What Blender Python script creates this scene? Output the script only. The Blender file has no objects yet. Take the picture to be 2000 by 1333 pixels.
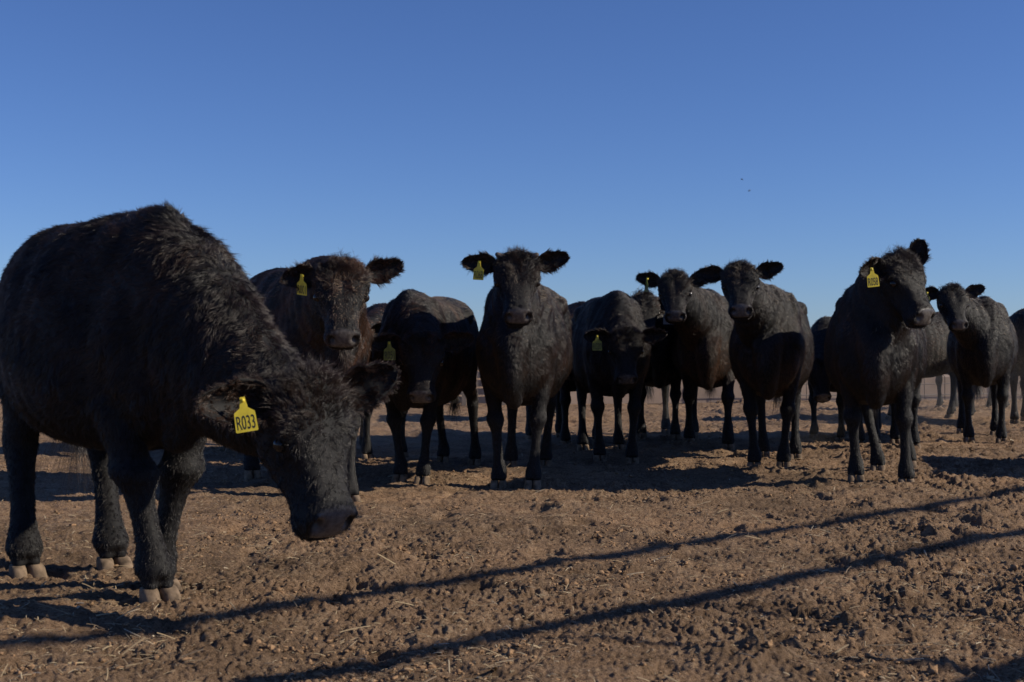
import bpy, math
import numpy as np
from math import radians, sin, cos, pi

# ------------------------------------------------------------------ camera, sky, sun, exposure
scn = bpy.context.scene
COL = scn.collection
cam_d = bpy.data.cameras.new('camera')
cam = bpy.data.objects.new('camera', cam_d)
COL.objects.link(cam)
cam_d.sensor_width = 36.0
cam_d.lens = 45.0
cam_d.clip_start = 0.05
cam_d.clip_end = 5000
cam.location = (0, 0, 0.85)
cam.rotation_euler = (radians(90 + 0.42), 0, 0)
cam_d.dof.use_dof = True
cam_d.dof.focus_distance = 7.6
cam_d.dof.aperture_fstop = 8.0
scn.camera = cam

SUN_EL, SUN_AZ = 30.0, 97.0          # degrees above the horizon; clockwise from +Y
world = bpy.data.worlds.new('World')
scn.world = world
world.use_nodes = True
wn = world.node_tree
bg = wn.nodes['Background']
sky = wn.nodes.new('ShaderNodeTexSky')
sky.sky_type = 'NISHITA'
sky.sun_disc = False
sky.sun_elevation = radians(SUN_EL)
sky.sun_rotation = radians(SUN_AZ)
sky.altitude = 1100
sky.air_density = 1.0
sky.dust_density = 0.25
sky.ozone_density = 3.0
tint = wn.nodes.new('ShaderNodeMix'); tint.data_type = 'RGBA'; tint.blend_type = 'MULTIPLY'
tint.inputs['Factor'].default_value = 1.0
tint.inputs['B'].default_value = (.60, .765, 1.16, 1)
wn.links.new(sky.outputs[0], tint.inputs['A']); wn.links.new(tint.outputs['Result'], bg.inputs[0])
bg.inputs[1].default_value = 0.088
sun_d = bpy.data.lights.new('sun', 'SUN')
sun = bpy.data.objects.new('sun', sun_d)
COL.objects.link(sun)
sun_d.energy = 5.0
sun_d.angle = radians(0.53)
sun_d.color = (1.0, 0.90, 0.74)
sdir = np.array([cos(radians(SUN_EL)) * sin(radians(SUN_AZ)), cos(radians(SUN_EL)) * cos(radians(SUN_AZ)), sin(radians(SUN_EL))])
from mathutils import Vector
sun.rotation_euler = Vector(sdir).to_track_quat('Z', 'Y').to_euler()
scn.view_settings.view_transform = 'Standard'
scn.view_settings.look = 'None'
scn.view_settings.exposure = 0.0
scn.view_settings.gamma = 1.0
scn.cycles.max_bounces = 6
scn.cycles.use_denoising = True

HAIR = 1.0        # multiplier on the number of hairs
rng = np.random.default_rng(7)

# ------------------------------------------------------------------ small helpers
def nrm(v):
    v = np.asarray(v, float)
    return v / np.maximum(np.linalg.norm(v, axis=-1, keepdims=True), 1e-9)

def tag(o, label=None, cat=None, group=None, kind=None):
    if label: o['label'] = label
    if cat: o['category'] = cat
    if group: o['group'] = group
    if kind: o['kind'] = kind
    return o

def mesh_from(name, v, f, mat=None, parent=None, smooth=True):
    me = bpy.data.meshes.new(name)
    v = np.asarray(v, np.float32)
    if isinstance(f, np.ndarray):
        n = f.shape[1]
        me.vertices.add(len(v)); me.vertices.foreach_set('co', v.ravel())
        me.loops.add(f.size); me.loops.foreach_set('vertex_index', f.astype(np.int32).ravel())
        me.polygons.add(len(f)); me.polygons.foreach_set('loop_start', np.arange(0, f.size, n, dtype=np.int32))
        me.update(calc_edges=True)
    else:
        me.from_pydata([tuple(map(float, p)) for p in v], [], [tuple(map(int, q)) for q in f])
        me.update()
    if smooth:
        me.polygons.foreach_set('use_smooth', np.ones(len(me.polygons), bool))
    if mat: me.materials.append(mat)
    o = bpy.data.objects.new(name, me)
    COL.objects.link(o)
    if parent is not None: o.parent = parent
    return o

class MB:
    """collects pieces into one mesh"""
    def __init__(s): s.v = []; s.f = []; s.n = 0
    def add(s, v, f):
        s.v.append(np.asarray(v, float))
        s.f += [tuple(i + s.n for i in q) for q in f]
        s.n += len(v)
    def build(s, name, mat=None, parent=None, smooth=True):
        return mesh_from(name, np.vstack(s.v), s.f, mat, parent, smooth)

def catmull(P, sub):
    P = np.asarray(P, float)
    out = []
    n = len(P)
    for i in range(n - 1):
        p0 = P[max(i - 1, 0)]; p1 = P[i]; p2 = P[i + 1]; p3 = P[min(i + 2, n - 1)]
        for k in range(sub):
            t = k / sub
            out.append(0.5 * ((2 * p1) + (-p0 + p2) * t + (2 * p0 - 5 * p1 + 4 * p2 - p3) * t * t + (-p0 + 3 * p1 - 3 * p2 + p3) * t ** 3))
    out.append(P[-1])
    return np.array(out)

def loft(secs, n=28, sub=4):
    """secs: rows (cx,cy,cz, Rx,Ry,Rz, Ux,Uy,Uz, a, b, k, p)"""
    S = catmull(secs, sub) if sub > 1 else np.asarray(secs, float)
    th = np.linspace(0, 2 * pi, n, endpoint=False)
    V = []
    for r in S:
        c, R, U = r[:3], nrm(r[3:6]), nrm(r[6:9])
        a, b, k, p = max(r[9], .002), max(r[10], .002), r[11], max(r[12], 1.2)
        ct, st = np.cos(th), np.sin(th)
        y = a * np.sign(ct) * np.abs(ct) ** (2 / p) * (1 - k * st)
        z = b * np.sign(st) * np.abs(st) ** (2 / p)
        V.append(c + np.outer(y, R) + np.outer(z, U))
    m = len(V)
    V = np.vstack(V)
    F = []
    for i in range(m - 1):
        for j in range(n):
            j2 = (j + 1) % n
            F.append((i * n + j, i * n + j2, (i + 1) * n + j2, (i + 1) * n + j))
    c0, c1 = V[:n].mean(0), V[-n:].mean(0)
    V = np.vstack([V, c0, c1])
    a0 = len(V) - 2
    for j in range(n):
        j2 = (j + 1) % n
        F.append((a0, j2, j)); F.append((a0 + 1, (m - 1) * n + j, (m - 1) * n + j2))
    return V, F

def row(c, R, U, a, b, k=0., p=2.):
    return list(c) + list(R) + list(U) + [a, b, k, p]

def tube(pts, rad, n=8, sub=1):
    P = np.asarray(pts, float)
    rad = np.full(len(P), rad, float) if np.isscalar(rad) else np.asarray(rad, float)
    if sub > 1:
        Q = catmull(np.column_stack([P, rad]), sub); P, rad = Q[:, :3], Q[:, 3]
    T = nrm(np.gradient(P, axis=0))
    ref = np.array([0.13, 0.21, 0.97])
    if abs(T[0] @ nrm(ref)) > .9: ref = np.array([.97, .2, .1])
    rows = []
    for p, t, r in zip(P, T, rad):
        R = nrm(np.cross(t, ref)); U = np.cross(R, t)
        rows.append(row(p, R, U, r, r))
    return loft(rows, n, 1)

def ellipsoid(c, ax, r, n=20):
    """ax: 3x3 rows, r: radii"""
    ax = np.asarray(ax, float)
    V = []; F = []
    m = n // 2
    for i in range(1, m):
        ph = pi * i / m
        for j in range(n):
            t = 2 * pi * j / n
            q = np.array([sin(ph) * cos(t) * r[0], sin(ph) * sin(t) * r[1], cos(ph) * r[2]])
            V.append(np.asarray(c) + q @ ax)
    for i in range(m - 2):
        for j in range(n):
            j2 = (j + 1) % n
            F.append((i * n + j, (i + 1) * n + j, (i + 1) * n + j2, i * n + j2))
    V.append(np.asarray(c) + np.array([0, 0, r[2]]) @ ax); V.append(np.asarray(c) - np.array([0, 0, r[2]]) @ ax)
    a = len(V) - 2
    for j in range(n):
        j2 = (j + 1) % n
        F.append((a, j, j2)); F.append((a + 1, (m - 2) * n + j2, (m - 2) * n + j))
    return np.array(V), F

def box(lo, hi, M=None):
    x0, y0, z0 = lo; x1, y1, z1 = hi
    v = np.array([(x0, y0, z0), (x1, y0, z0), (x1, y1, z0), (x0, y1, z0), (x0, y0, z1), (x1, y0, z1), (x1, y1, z1), (x0, y1, z1)], float)
    f = [(0, 3, 2, 1), (4, 5, 6, 7), (0, 1, 5, 4), (1, 2, 6, 5), (2, 3, 7, 6), (3, 0, 4, 7)]
    if M is not None: v = v @ M
    return v, f

# noise -------------------------------------------------------------
_perm = np.random.default_rng(3).permutation(65536)
_grad = np.random.default_rng(4).random(65536) * 2 * pi
def perlin(x, y):
    xi = np.floor(x).astype(np.int64); yi = np.floor(y).astype(np.int64)
    xf = x - xi; yf = y - yi
    u = xf ** 3 * (xf * (xf * 6 - 15) + 10); v = yf ** 3 * (yf * (yf * 6 - 15) + 10)
    def g(ix, iy, dx, dy):
        a = _grad[_perm[(_perm[ix & 65535] + iy) & 65535]]
        return np.cos(a) * dx + np.sin(a) * dy
    n00 = g(xi, yi, xf, yf); n10 = g(xi + 1, yi, xf - 1, yf)
    n01 = g(xi, yi + 1, xf, yf - 1); n11 = g(xi + 1, yi + 1, xf - 1, yf - 1)
    return 1.5 * ((n00 * (1 - u) + n10 * u) * (1 - v) + (n01 * (1 - u) + n11 * u) * v)

def vnoise(p, scale, seed):
    """smooth vector noise from a few random waves"""
    r = np.random.default_rng(seed)
    out = np.zeros((len(p), 3), np.float32)
    for i in range(5):
        k = nrm(r.normal(size=3)) * (2 * pi / (scale * r.uniform(.7, 1.5)))
        ph = p @ k + 1.3 * np.sin(p @ (nrm(r.normal(size=3)) * 2 * pi / (scale * 2.1)))
        for c in range(3):
            out[:, c] += np.sin(ph + r.uniform(0, 6.28)) * r.uniform(.5, 1)
    return out / 1.7

def smooth01(x, a, b):
    t = np.clip((x - a) / (b - a), 0, 1)
    return t * t * (3 - 2 * t)

# ------------------------------------------------------------------ materials
def new_mat(name):
    m = bpy.data.materials.new(name); m.use_nodes = True
    nt = m.node_tree
    return m, nt, nt.nodes['Principled BSDF']

def nd(nt, t, **kw):
    n = nt.nodes.new(t)
    for k, v in kw.items():
        if k.startswith('i_'): n.inputs[k[2:].replace('_', ' ')].default_value = v
        else: setattr(n, k, v)
    return n

def ramp(nt, stops):
    r = nt.nodes.new('ShaderNodeValToRGB')
    e = r.color_ramp.elements
    while len(e) < len(stops): e.new(.5)
    for el, (p, c) in zip(e, stops):
        el.position = p; el.color = (*c, 1)
    return r

def mat_plain(name, c, rough=.7, noise=.25, scale=20, bump=0.0, metal=0, spec=.5):
    m, nt, b = new_mat(name)
    tc = nd(nt, 'ShaderNodeTexCoord'); n = nd(nt, 'ShaderNodeTexNoise')
    n.inputs['Scale'].default_value = scale; n.inputs['Detail'].default_value = 6
    nt.links.new(tc.outputs['Object'], n.inputs['Vector'])
    lo = tuple(x * (1 - noise) for x in c); hi = tuple(min(1, x * (1 + noise)) for x in c)
    r = ramp(nt, [(.3, lo), (.7, hi)])
    nt.links.new(n.outputs['Fac'], r.inputs[0]); nt.links.new(r.outputs[0], b.inputs['Base Color'])
    b.inputs['Roughness'].default_value = rough; b.inputs['Metallic'].default_value = metal
    b.inputs['Specular IOR Level'].default_value = spec
    if bump:
        bp = nd(nt, 'ShaderNodeBump'); bp.inputs['Strength'].default_value = .6; bp.inputs['Distance'].default_value = bump
        nt.links.new(n.outputs['Fac'], bp.inputs['Height']); nt.links.new(bp.outputs[0], b.inputs['Normal'])
    return m

def mat_ground():
    m, nt, b = new_mat('feedlot_dirt')
    tc = nd(nt, 'ShaderNodeTexCoord')
    def noise(s, d=8, r=.6):
        n = nd(nt, 'ShaderNodeTexNoise'); n.inputs['Scale'].default_value = s; n.inputs['Detail'].default_value = d; n.inputs['Roughness'].default_value = r
        nt.links.new(tc.outputs['Object'], n.inputs['Vector']); return n
    big, mid, fine, grit = noise(.9, 7, .65), noise(7, 6), noise(75, 8, .8), noise(210, 4, .7)
    r1 = ramp(nt, [(.28, (.235, .148, .088)), (.5, (.385, .252, .156)), (.72, (.500, .345, .222))])
    nt.links.new(mid.outputs['Fac'], r1.inputs[0])
    r2 = ramp(nt, [(.36, (.16, .14, .12)), (.47, (.74, .72, .70)), (.58, (1.0, 1.0, 1.0)), (.70, (1.55, 1.52, 1.42))])
    nt.links.new(fine.outputs['Fac'], r2.inputs[0])
    mx = nd(nt, 'ShaderNodeMix', data_type='RGBA', blend_type='MULTIPLY'); mx.inputs['Factor'].default_value = 1
    nt.links.new(r1.outputs[0], mx.inputs['A']); nt.links.new(r2.outputs[0], mx.inputs['B'])
    r3 = ramp(nt, [(.34, (.62, .63, .64)), (.52, (.95, .95, .95)), (.68, (1.15, 1.10, 1.06))])
    nt.links.new(big.outputs['Fac'], r3.inputs[0])
    mx2 = nd(nt, 'ShaderNodeMix', data_type='RGBA', blend_type='MULTIPLY'); mx2.inputs['Factor'].default_value = 1
    nt.links.new(mx.outputs['Result'], mx2.inputs['A']); nt.links.new(r3.outputs[0], mx2.inputs['B'])
    # broken straw and seed flecks trodden into the surface
    vor = nd(nt, 'ShaderNodeTexVoronoi'); vor.inputs['Scale'].default_value = 95
    nt.links.new(tc.outputs['Object'], vor.inputs['Vector'])
    rf = ramp(nt, [(.0, (1, 1, 1)), (.10, (.6, .6, .6)), (.20, (0, 0, 0))])
    nt.links.new(vor.outputs['Distance'], rf.inputs[0])
    sep = nd(nt, 'ShaderNodeSeparateColor'); nt.links.new(vor.outputs['Color'], sep.inputs[0])
    gt = nd(nt, 'ShaderNodeMath', operation='GREATER_THAN'); gt.inputs[1].default_value = .80
    nt.links.new(sep.outputs[0], gt.inputs[0])
    mu = nd(nt, 'ShaderNodeMath', operation='MULTIPLY')
    nt.links.new(rf.outputs[0], mu.inputs[0]); nt.links.new(gt.outputs[0], mu.inputs[1])
    mx3 = nd(nt, 'ShaderNodeMix', data_type='RGBA'); mx3.inputs['B'].default_value = (.50, .40, .27, 1)
    nt.links.new(mu.outputs[0], mx3.inputs['Factor']); nt.links.new(mx2.outputs['Result'], mx3.inputs['A'])
    nt.links.new(mx3.outputs['Result'], b.inputs['Base Color'])
    b.inputs['Roughness'].default_value = .95; b.inputs['Specular IOR Level'].default_value = .2
    add = nd(nt, 'ShaderNodeMath', operation='MULTIPLY_ADD'); add.inputs[1].default_value = .35
    nt.links.new(grit.outputs['Fac'], add.inputs[0]); nt.links.new(fine.outputs['Fac'], add.inputs[2])
    bp = nd(nt, 'ShaderNodeBump'); bp.inputs['Strength'].default_value = 1.0; bp.inputs['Distance'].default_value = .024
    nt.links.new(add.outputs[0], bp.inputs['Height']); nt.links.new(bp.outputs[0], b.inputs['Normal'])
    return m

def mat_skin():
    m, nt, b = new_mat('black_hide')
    at = nd(nt, 'ShaderNodeAttribute', attribute_name='nose')
    n = nd(nt, 'ShaderNodeTexNoise'); n.inputs['Scale'].default_value = 60; n.inputs['Detail'].default_value = 5
    tc = nd(nt, 'ShaderNodeTexCoord'); nt.links.new(tc.outputs['Object'], n.inputs['Vector'])
    rc = ramp(nt, [(.3, (.060, .052, .050)), (.7, (.135, .120, .112))]); nt.links.new(n.outputs['Fac'], rc.inputs[0])
    mx = nd(nt, 'ShaderNodeMix', data_type='RGBA'); mx.inputs['A'].default_value = (.007, .0065, .007, 1)
    nt.links.new(at.outputs['Fac'], mx.inputs['Factor']); nt.links.new(rc.outputs[0], mx.inputs['B'])
    nt.links.new(mx.outputs['Result'], b.inputs['Base Color'])
    mr = nd(nt, 'ShaderNodeMapRange'); mr.inputs['To Min'].default_value = .72; mr.inputs['To Max'].default_value = .24
    nt.links.new(at.outputs['Fac'], mr.inputs['Value']); nt.links.new(mr.outputs[0], b.inputs['Roughness'])
    b.inputs['Specular IOR Level'].default_value = .28
    v = nd(nt, 'ShaderNodeTexVoronoi'); v.inputs['Scale'].default_value = 210; nt.links.new(tc.outputs['Object'], v.inputs['Vector'])
    bp = nd(nt, 'ShaderNodeBump'); bp.inputs['Strength'].default_value = .5; bp.inputs['Distance'].default_value = .0015
    gm = nd(nt, 'ShaderNodeMath', operation='MULTIPLY'); nt.links.new(v.outputs['Distance'], gm.inputs[0]); nt.links.new(at.outputs['Fac'], gm.inputs[1]); nt.links.new(gm.outputs[0], bp.inputs['Height']); nt.links.new(bp.outputs[0], b.inputs['Normal'])
    return m

def mat_hair():
    m, nt, b = new_mat('winter_coat')
    at = nd(nt, 'ShaderNodeAttribute', attribute_name='tint')
    r = ramp(nt, [(0, (.0082, .0066, .0060)), (.45, (.085, .040, .022)), (.6, (.13, .070, .042)), (1, (.52, .40, .26))])
    nt.links.new(at.outputs['Fac'], r.inputs[0]); nt.links.new(r.outputs[0], b.inputs['Base Color'])
    b.inputs['Roughness'].default_value = .36
    b.inputs['Specular IOR Level'].default_value = .50
    return m

M = {}
M['ground'] = mat_ground()
M['skin'] = mat_skin()
M['hair'] = mat_hair()
M['hoof'] = mat_plain('dusty_hoof', (.165, .118, .08), .95, .55, 30, .004, spec=.25)
M['eye'] = mat_plain('wet_eye', (.012, .009, .008), .14, .2, 8)
M['tag'] = mat_plain('yellow_tag', (.72, .56, .04), .5, .16, 35)
M['tag_shaded'] = mat_plain('shaded_tag', (.22, .22, .035), .7, .35, 30)  # yellow tag again, with shade put into its colour for tags on shaded heads
M['tag_grey'] = mat_plain('grey_tag', (.30, .31, .29), .6, .15, 60)
M['ink'] = mat_plain('tag_ink', (.02, .02, .018), .6, .2, 80)
M['horn'] = mat_plain('horn_bud', (.07, .055, .048), .7, .3, 60, .003)
M['pipe'] = mat_plain('weathered_pipe', (.18, .12, .09), .7, .4, 12, .002, .3)
M['wire'] = mat_plain('dull_wire', (.16, .14, .13), .6, .3, 12, 0, .5)
M['concrete'] = mat_plain('pink_grey_concrete', (.29, .215, .17), .9, .2, 2.5, .01)
M['wood'] = mat_plain('grey_board', (.32, .25, .18), .9, .25, 6, .006)
M['clod'] = mat_plain('dried_clod', (.25, .155, .088), .95, .5, 60, .008, spec=.2)
M['fly'] = mat_plain('fly_body', (.03, .03, .03), .4, .2, 90)

def mat_straw():
    m, nt, b = new_mat('dry_straw')
    at = nd(nt, 'ShaderNodeAttribute', attribute_name='tone')
    r = ramp(nt, [(0, (.20, .14, .085)), (.5, (.40, .30, .17)), (1, (.66, .55, .38))])
    nt.links.new(at.outputs['Fac'], r.inputs[0]); nt.links.new(r.outputs[0], b.inputs['Base Color'])
    b.inputs['Roughness'].default_value = .6
    return m
M['straw'] = mat_straw()

# ------------------------------------------------------------------ the ground
def gheight(x, y, r=None):
    h = .030 * perlin(x * .55, y * .55) + .018 * perlin(x * 1.7 + 9, y * 1.7) + .008 * perlin(x * 3.6, y * 3.6 + 4)
    rough = .55 + .45 * smooth01(perlin(x * .8 + 31, y * .8 + 7), -.25, .45)
    rough = rough * (1 + .5 * smooth01(x, -.5, 3.0))
    wx = x + .05 * perlin(x * 6, y * 6 + 5); wy = y + .05 * perlin(x * 6 + 40, y * 6)
    b1 = np.abs(perlin(wx * 5.5, wy * 5.5)); b2 = np.abs(perlin(wx * 13, wy * 13)); b3 = np.abs(perlin(wx * 29, wy * 29)); b4 = perlin(x * 65, y * 65)
    h = h + rough * (.018 * (b1 - .3) + .016 * (b2 - .3) + .015 * (b3 - .3) + .010 * b4)
    # hoof-sized pits and heaped, churned dung
    pit = smooth01(perlin(x * 4.2 + 77, y * 4.2 + 13), .42, .72)
    heap = smooth01(perlin(x * 2.3 + 11, y * 2.3 + 51), .18, .6) * (.5 + .5 * smooth01(x, -.5, 2.5))
    return h - .026 * pit + heap * (.022 + .03 * perlin(x * 9, y * 9 + 2) + .022 * perlin(x * 21, y * 21 + 2))

def build_ground():
    th = np.concatenate([np.linspace(-pi, radians(-32), 60, endpoint=False), np.linspace(radians(-32), radians(32), 1000), np.linspace(radians(32), pi, 60)[1:]])
    R = [.25]
    while R[-1] < 2.6: R.append(R[-1] * 1.03)
    while R[-1] < 34: R.append(R[-1] * 1.0031)
    while R[-1] < 3000: R.append(R[-1] * 1.06)
    R = np.array(R)
    rr, tt = np.meshgrid(R, th, indexing='ij')
    x = rr * np.sin(tt); y = rr * np.cos(tt)
    z = gheight(x.ravel(), y.ravel()).reshape(x.shape)
    z *= 1 - smooth01(rr, 40, 90)
    V = np.stack([x, y, z], -1).reshape(-1, 3)
    n = len(th); m = len(R)
    i, j = np.meshgrid(np.arange(m - 1), np.arange(n - 1), indexing='ij')
    a = (i * n + j).ravel()
    F = np.stack([a, a + n, a + n + 1, a + 1], -1)[:, ::-1]
    # close the seam behind the camera and the small disc under it
    o = mesh_from('ground', V, np.ascontiguousarray(F), M['ground'])
    tag(o, 'trodden brown feedlot dirt mixed with dry dung and straw', 'ground', kind='structure')
    return o

# ------------------------------------------------------------------ the cattle
def claw_mesh(foot, sd, fwd, sgn):
    """one cloven claw, foot = centre of the foot at the ground"""
    c = np.array(foot) + sd * .0255 * sgn
    R, U = sd, fwd
    rows = [row(c + fwd * -.012 + [0, 0, .060], R, U, .020, .030, 0, 2.2),
            row(c + fwd * -.006 + [0, 0, .050], R, U, .0235, .035, 0, 2.2),
            row(c + fwd * .001 + [0, 0, .034], R, U, .0245, .039, 0, 2.2),
            row(c + fwd * .008 + [0, 0, .012], R, U, .0262, .045, 0, 2.1),
            row(c + fwd * .011 + [0, 0, -.014], R, U, .026, .047, 0, 2.1)]
    return loft(rows, 18, 3)

def leg_lofts(F, sgn, fore, yaw=0., bend=0., lw=1.):
    """body-side lofts of one leg, F=(x,y) of the foot in the cow's own frame"""
    F = np.array([F[0], F[1], F[2]])
    X = np.array([1., 0, 0]); Y = np.array([0., 1, 0])
    L = []
    T = F + [-.035, 0, .118]
    if fore:
        S = np.array([.39, sgn * .115, 1.02]); A = np.array([.40, sgn * .145, .86]); E = np.array([.33, sgn * .155, .70])
        K = E + (T - E) * .49 + [.028 + bend, 0, 0]
        up = E + (K - E) * .45 + [.005, sgn * .004, 0]
        rows = [row(S, Y, X, .075, .15), row(A, Y, X, .098, .155), row(E, Y, X, .080, .112), row(up, Y, X, .057, .068), row(E + (K - E) * .8, Y, X, .046, .049),
                row(K, Y, X, .059, .060), row(K + (T - K) * .22, Y, X, .036, .042), row(K + (T - K) * .5, Y, X, .030, .037), row(K + (T - K) * .8, Y, X, .034, .040), row(T, Y, X, .049, .049)]
    else:
        H = T * .55 + np.array([-.60, sgn * .15, .125]) * .45 + [-.055, 0, .345]
        S = np.array([-.40, sgn * .11, 1.02]); A = np.array([-.44, sgn * .155, .86]); G = np.array([-.47, sgn * .17, .70]); G2 = G * .45 + H * .55 + [0, 0, .02]
        rows = [row(S, Y, X, .10, .22), row(A, Y, X, .115, .21), row(G, Y, X, .092, .15), row(G2, Y, X, .058, .088), row(H + [0.01, 0, .05], Y, X, .046, .066),
                row(H, Y, X, .046, .060), row(H + (T - H) * .2, Y, X, .037, .047), row(H + (T - H) * .55, Y, X, .031, .038), row(H + (T - H) * .83, Y, X, .036, .042), row(T, Y, X, .049, .050)]
    rows.append(row(T + [.006, 0, -.030], Y, X, .044, .044))
    for i_, r_ in enumerate(rows):
        g_ = 1 + (lw - 1) * min(1, max(0, (i_ - 1) / 3)); r_[9] *= g_; r_[10] *= g_
    L.append(loft(rows, 24, 4))
    for q in (-1, 1):
        C = F + [-.006, q * .027, .050]
        L.append(loft([row(T + [0, q * .016, .0], Y, X, .030, .040), row(T + [.012, q * .023, -.03], Y, X, .027, .038), row(C + [-.006, 0, .012], Y, X, .025, .036), row(C, Y, X, .022, .032)], 16, 3))
        L.append(ellipsoid(T + [-.052, q * .024, -.018], np.eye(3), (.017, .014, .02), 10))
    return L

def padmask(q):
    top = q[:, 0] + .55 * (q[:, 2] + .045)            # slants back from the top edge
    return smooth01(top, .405, .416) * smooth01(q[:, 2], -.138, -.126) * (1 - smooth01(np.abs(q[:, 1]) + .25 * np.maximum(0, -.085 - q[:, 2]), .058, .068)) * (q[:, 0] > .36)

def make_cow(spec):
    s = spec.get('scale', 1.0)
    hd = radians(spec['heading'])
    fwd = np.array([sin(hd), -cos(hd), 0]); lft = np.array([cos(hd), sin(hd), 0])   # left side of the cow
    FP = np.array([*spec['front'], 0.])
    root_w = FP - fwd * .38 * s
    B = np.array([fwd, lft, [0, 0, 1.]])              # world -> local rows
    to_l = lambda p: (B @ (np.asarray(p, float) - root_w)) / s
    dir_l = lambda d: B @ np.asarray(d, float)
    root = bpy.data.objects.new(spec.get('name', 'cow'), None)
    COL.objects.link(root)
    root.empty_display_size = .3
    root.location = root_w
    root.rotation_euler = (0, 0, math.atan2(fwd[1], fwd[0]))
    root.scale = (s, s, s)
    tag(root, spec['label'], 'cow', 'black cattle standing in the feedlot pen')
    X = np.array([1., 0, 0]); Y = np.array([0., 1, 0]); Z = np.array([0., 0, 1])

    # feet: fore right, fore left, hind right, hind left (world xy) or defaults
    dflt = [(.38, -.15), (.38, .15), (-.58, -.15), (-.58, .15)]
    feet = []
    for i, f in enumerate(spec.get('feet', [None] * 4)):
        l2 = np.array(dflt[i]) if f is None else to_l([*f, 0])[:2]
        w2 = root_w + (fwd * l2[0] + lft * l2[1]) * s
        gz = float(gheight(np.array([w2[0]]), np.array([w2[1]]))[0])
        feet.append(np.array([l2[0], l2[1], (gz - (.020 if spec['seed'] == 1 else .011)) / s]))

    # head frame
    yaw, pit, rol = radians(spec['yaw']), radians(spec['pitch']), radians(spec.get('roll', 0))
    hu = np.array([sin(yaw) * cos(pit), -cos(yaw) * cos(pit), -sin(pit)])
    hs_ = np.array([cos(yaw), sin(yaw), 0]); hn = np.cross(hu, hs_)
    hs2 = hs_ * cos(rol) + hn * sin(rol); hn2 = -hs_ * sin(rol) + hn * cos(rol)
    u, sd, nn = dir_l(hu), dir_l(hs2), dir_l(hn2)
    H0 = to_l(spec['poll']); k_ = spec.get('head', .92)
    HB = np.array([u, sd, nn])
    KV = np.array([.88, 1.12 * spec.get('hw', 1.0), 1.0]) * k_
    hp = lambda a, b, c: H0 + a * KV[0] * u + b * KV[1] * sd + c * KV[2] * nn

    parts = []
    fat = spec.get('fat', .86)
    T = [(-.80, 1.06, .93, .07, 0, 2), (-.77, 1.16, .80, .15, 0, 2.1), (-.70, 1.225, .66, .215, 0, 2.2), (-.58, 1.262, .60, .262, .02, 2.3), (-.44, 1.268, .565, .282 * fat, .05, 2.3),
         (-.28, 1.255, .525, .312 * fat, .10, 2.3), (-.08, 1.240, .485, .345 * fat, .14, 2.2), (.12, 1.256, .480, .345 * fat, .16, 2.05), (.28, 1.274, .495, .290 * fat, .20, 1.95), (.40, 1.282, .515, .225, .22, 1.9),
         (.50, 1.245, .53, .185, .24, 2.0), (.57, 1.15, .56, .150, .12, 1.9), (.62, 1.02, .62, .09, 0, 1.9), (.64, .92, .70, .04, 0, 2)]
    dp = spec.get('deep', .0)
    bk = spec.get('back', .0)
    T = [(x, t + bk * smooth01(x, -.6, -.3) * (1 - smooth01(x, .1, .3)), b - dp * smooth01(x, -.72, -.4) * (1 - smooth01(x, .3, .6)), a, k, p) for x, t, b, a, k, p in T]
    rows = [row((x, 0, (t + b) / 2), Y, Z, a, (t - b) / 2, k, p) for x, t, b, a, k, p in T]
    parts.append(loft(rows, 40, 4))
    parts.append(loft([row((.56, 0, 1.0), Y, X, .10, .10, 0, 2), row((.61, 0, .88), Y, X, .105, .115, 0, 1.9), row((.62, 0, .74), Y, X, .088, .115, 0, 1.8), row((.59, 0, .60), Y, X, .066, .105, 0, 1.8), row((.54, 0, .50), Y, X, .040, .075, 0, 1.9), row((.52, 0, .475), Y, X, .01, .02, 0, 2)], 24, 4))   # brisket
    for q in (-1, 1):
        parts.append(ellipsoid((.42, q * .125, .80), np.eye(3), (.15, .095, .20)))            # point of shoulder
        parts.append(ellipsoid((.30, q * .115, 1.01), np.eye(3), (.16, .10, .22)))          # shoulder blade
        parts.append(ellipsoid((-.44, q * .185, 1.12), np.eye(3), (.10, .06, .07), 14))      # hip
        parts.append(ellipsoid((-.55, q * .14, .86), np.eye(3), (.20, .115, .24)))          # thigh
    for i, (f, (sgn, fore)) in enumerate(zip(feet, [(-1, 1), (1, 1), (-1, 0), (1, 0)])):
        parts += leg_lofts(f, sgn, fore, bend=spec.get('bend', (0, 0, 0, 0))[i], lw=spec.get('legw', .95))
    # neck
    P0 = np.array([.30, 0, .97]); P3 = hp(.035, 0, -.115)
    line = P3 - P0; Ln = np.linalg.norm(line); ld = line / Ln
    d0 = nrm(X * .9 + ld * .6); d3 = nrm(ld * .55 + nn * .75)
    P1 = P0 + d0 * Ln * .36; P2 = P3 - d3 * Ln * .28
    rows = []
    nk = spec.get('neck', 1.0)
    for t in np.linspace(0, 1, 9):
        c = (1 - t) ** 3 * P0 + 3 * (1 - t) ** 2 * t * P1 + 3 * (1 - t) * t * t * P2 + t ** 3 * P3
        tg = nrm(3 * (1 - t) ** 2 * (P1 - P0) + 6 * (1 - t) * t * (P2 - P1) + 3 * t * t * (P3 - P2))
        w = smooth01(t, 0.15, .95)
        Rv = nrm(Y * (1 - w) + sd * w); Rv = nrm(Rv - tg * (Rv @ tg)); Uv = np.cross(tg, Rv)
        a = np.interp(t, [0, .3, .6, .85, 1], [.205, .175 * nk, .135 * nk, .112 * nk, .098 * k_])
        b = np.interp(t, [0, .3, .6, .85, 1], [.31, .262 * nk, .195 * nk, .150 * nk, .125 * k_])
        rows.append(row(c, Rv, Uv, a, b, .06, 2.1))
    parts.append(loft(rows, 32, 3))
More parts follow.
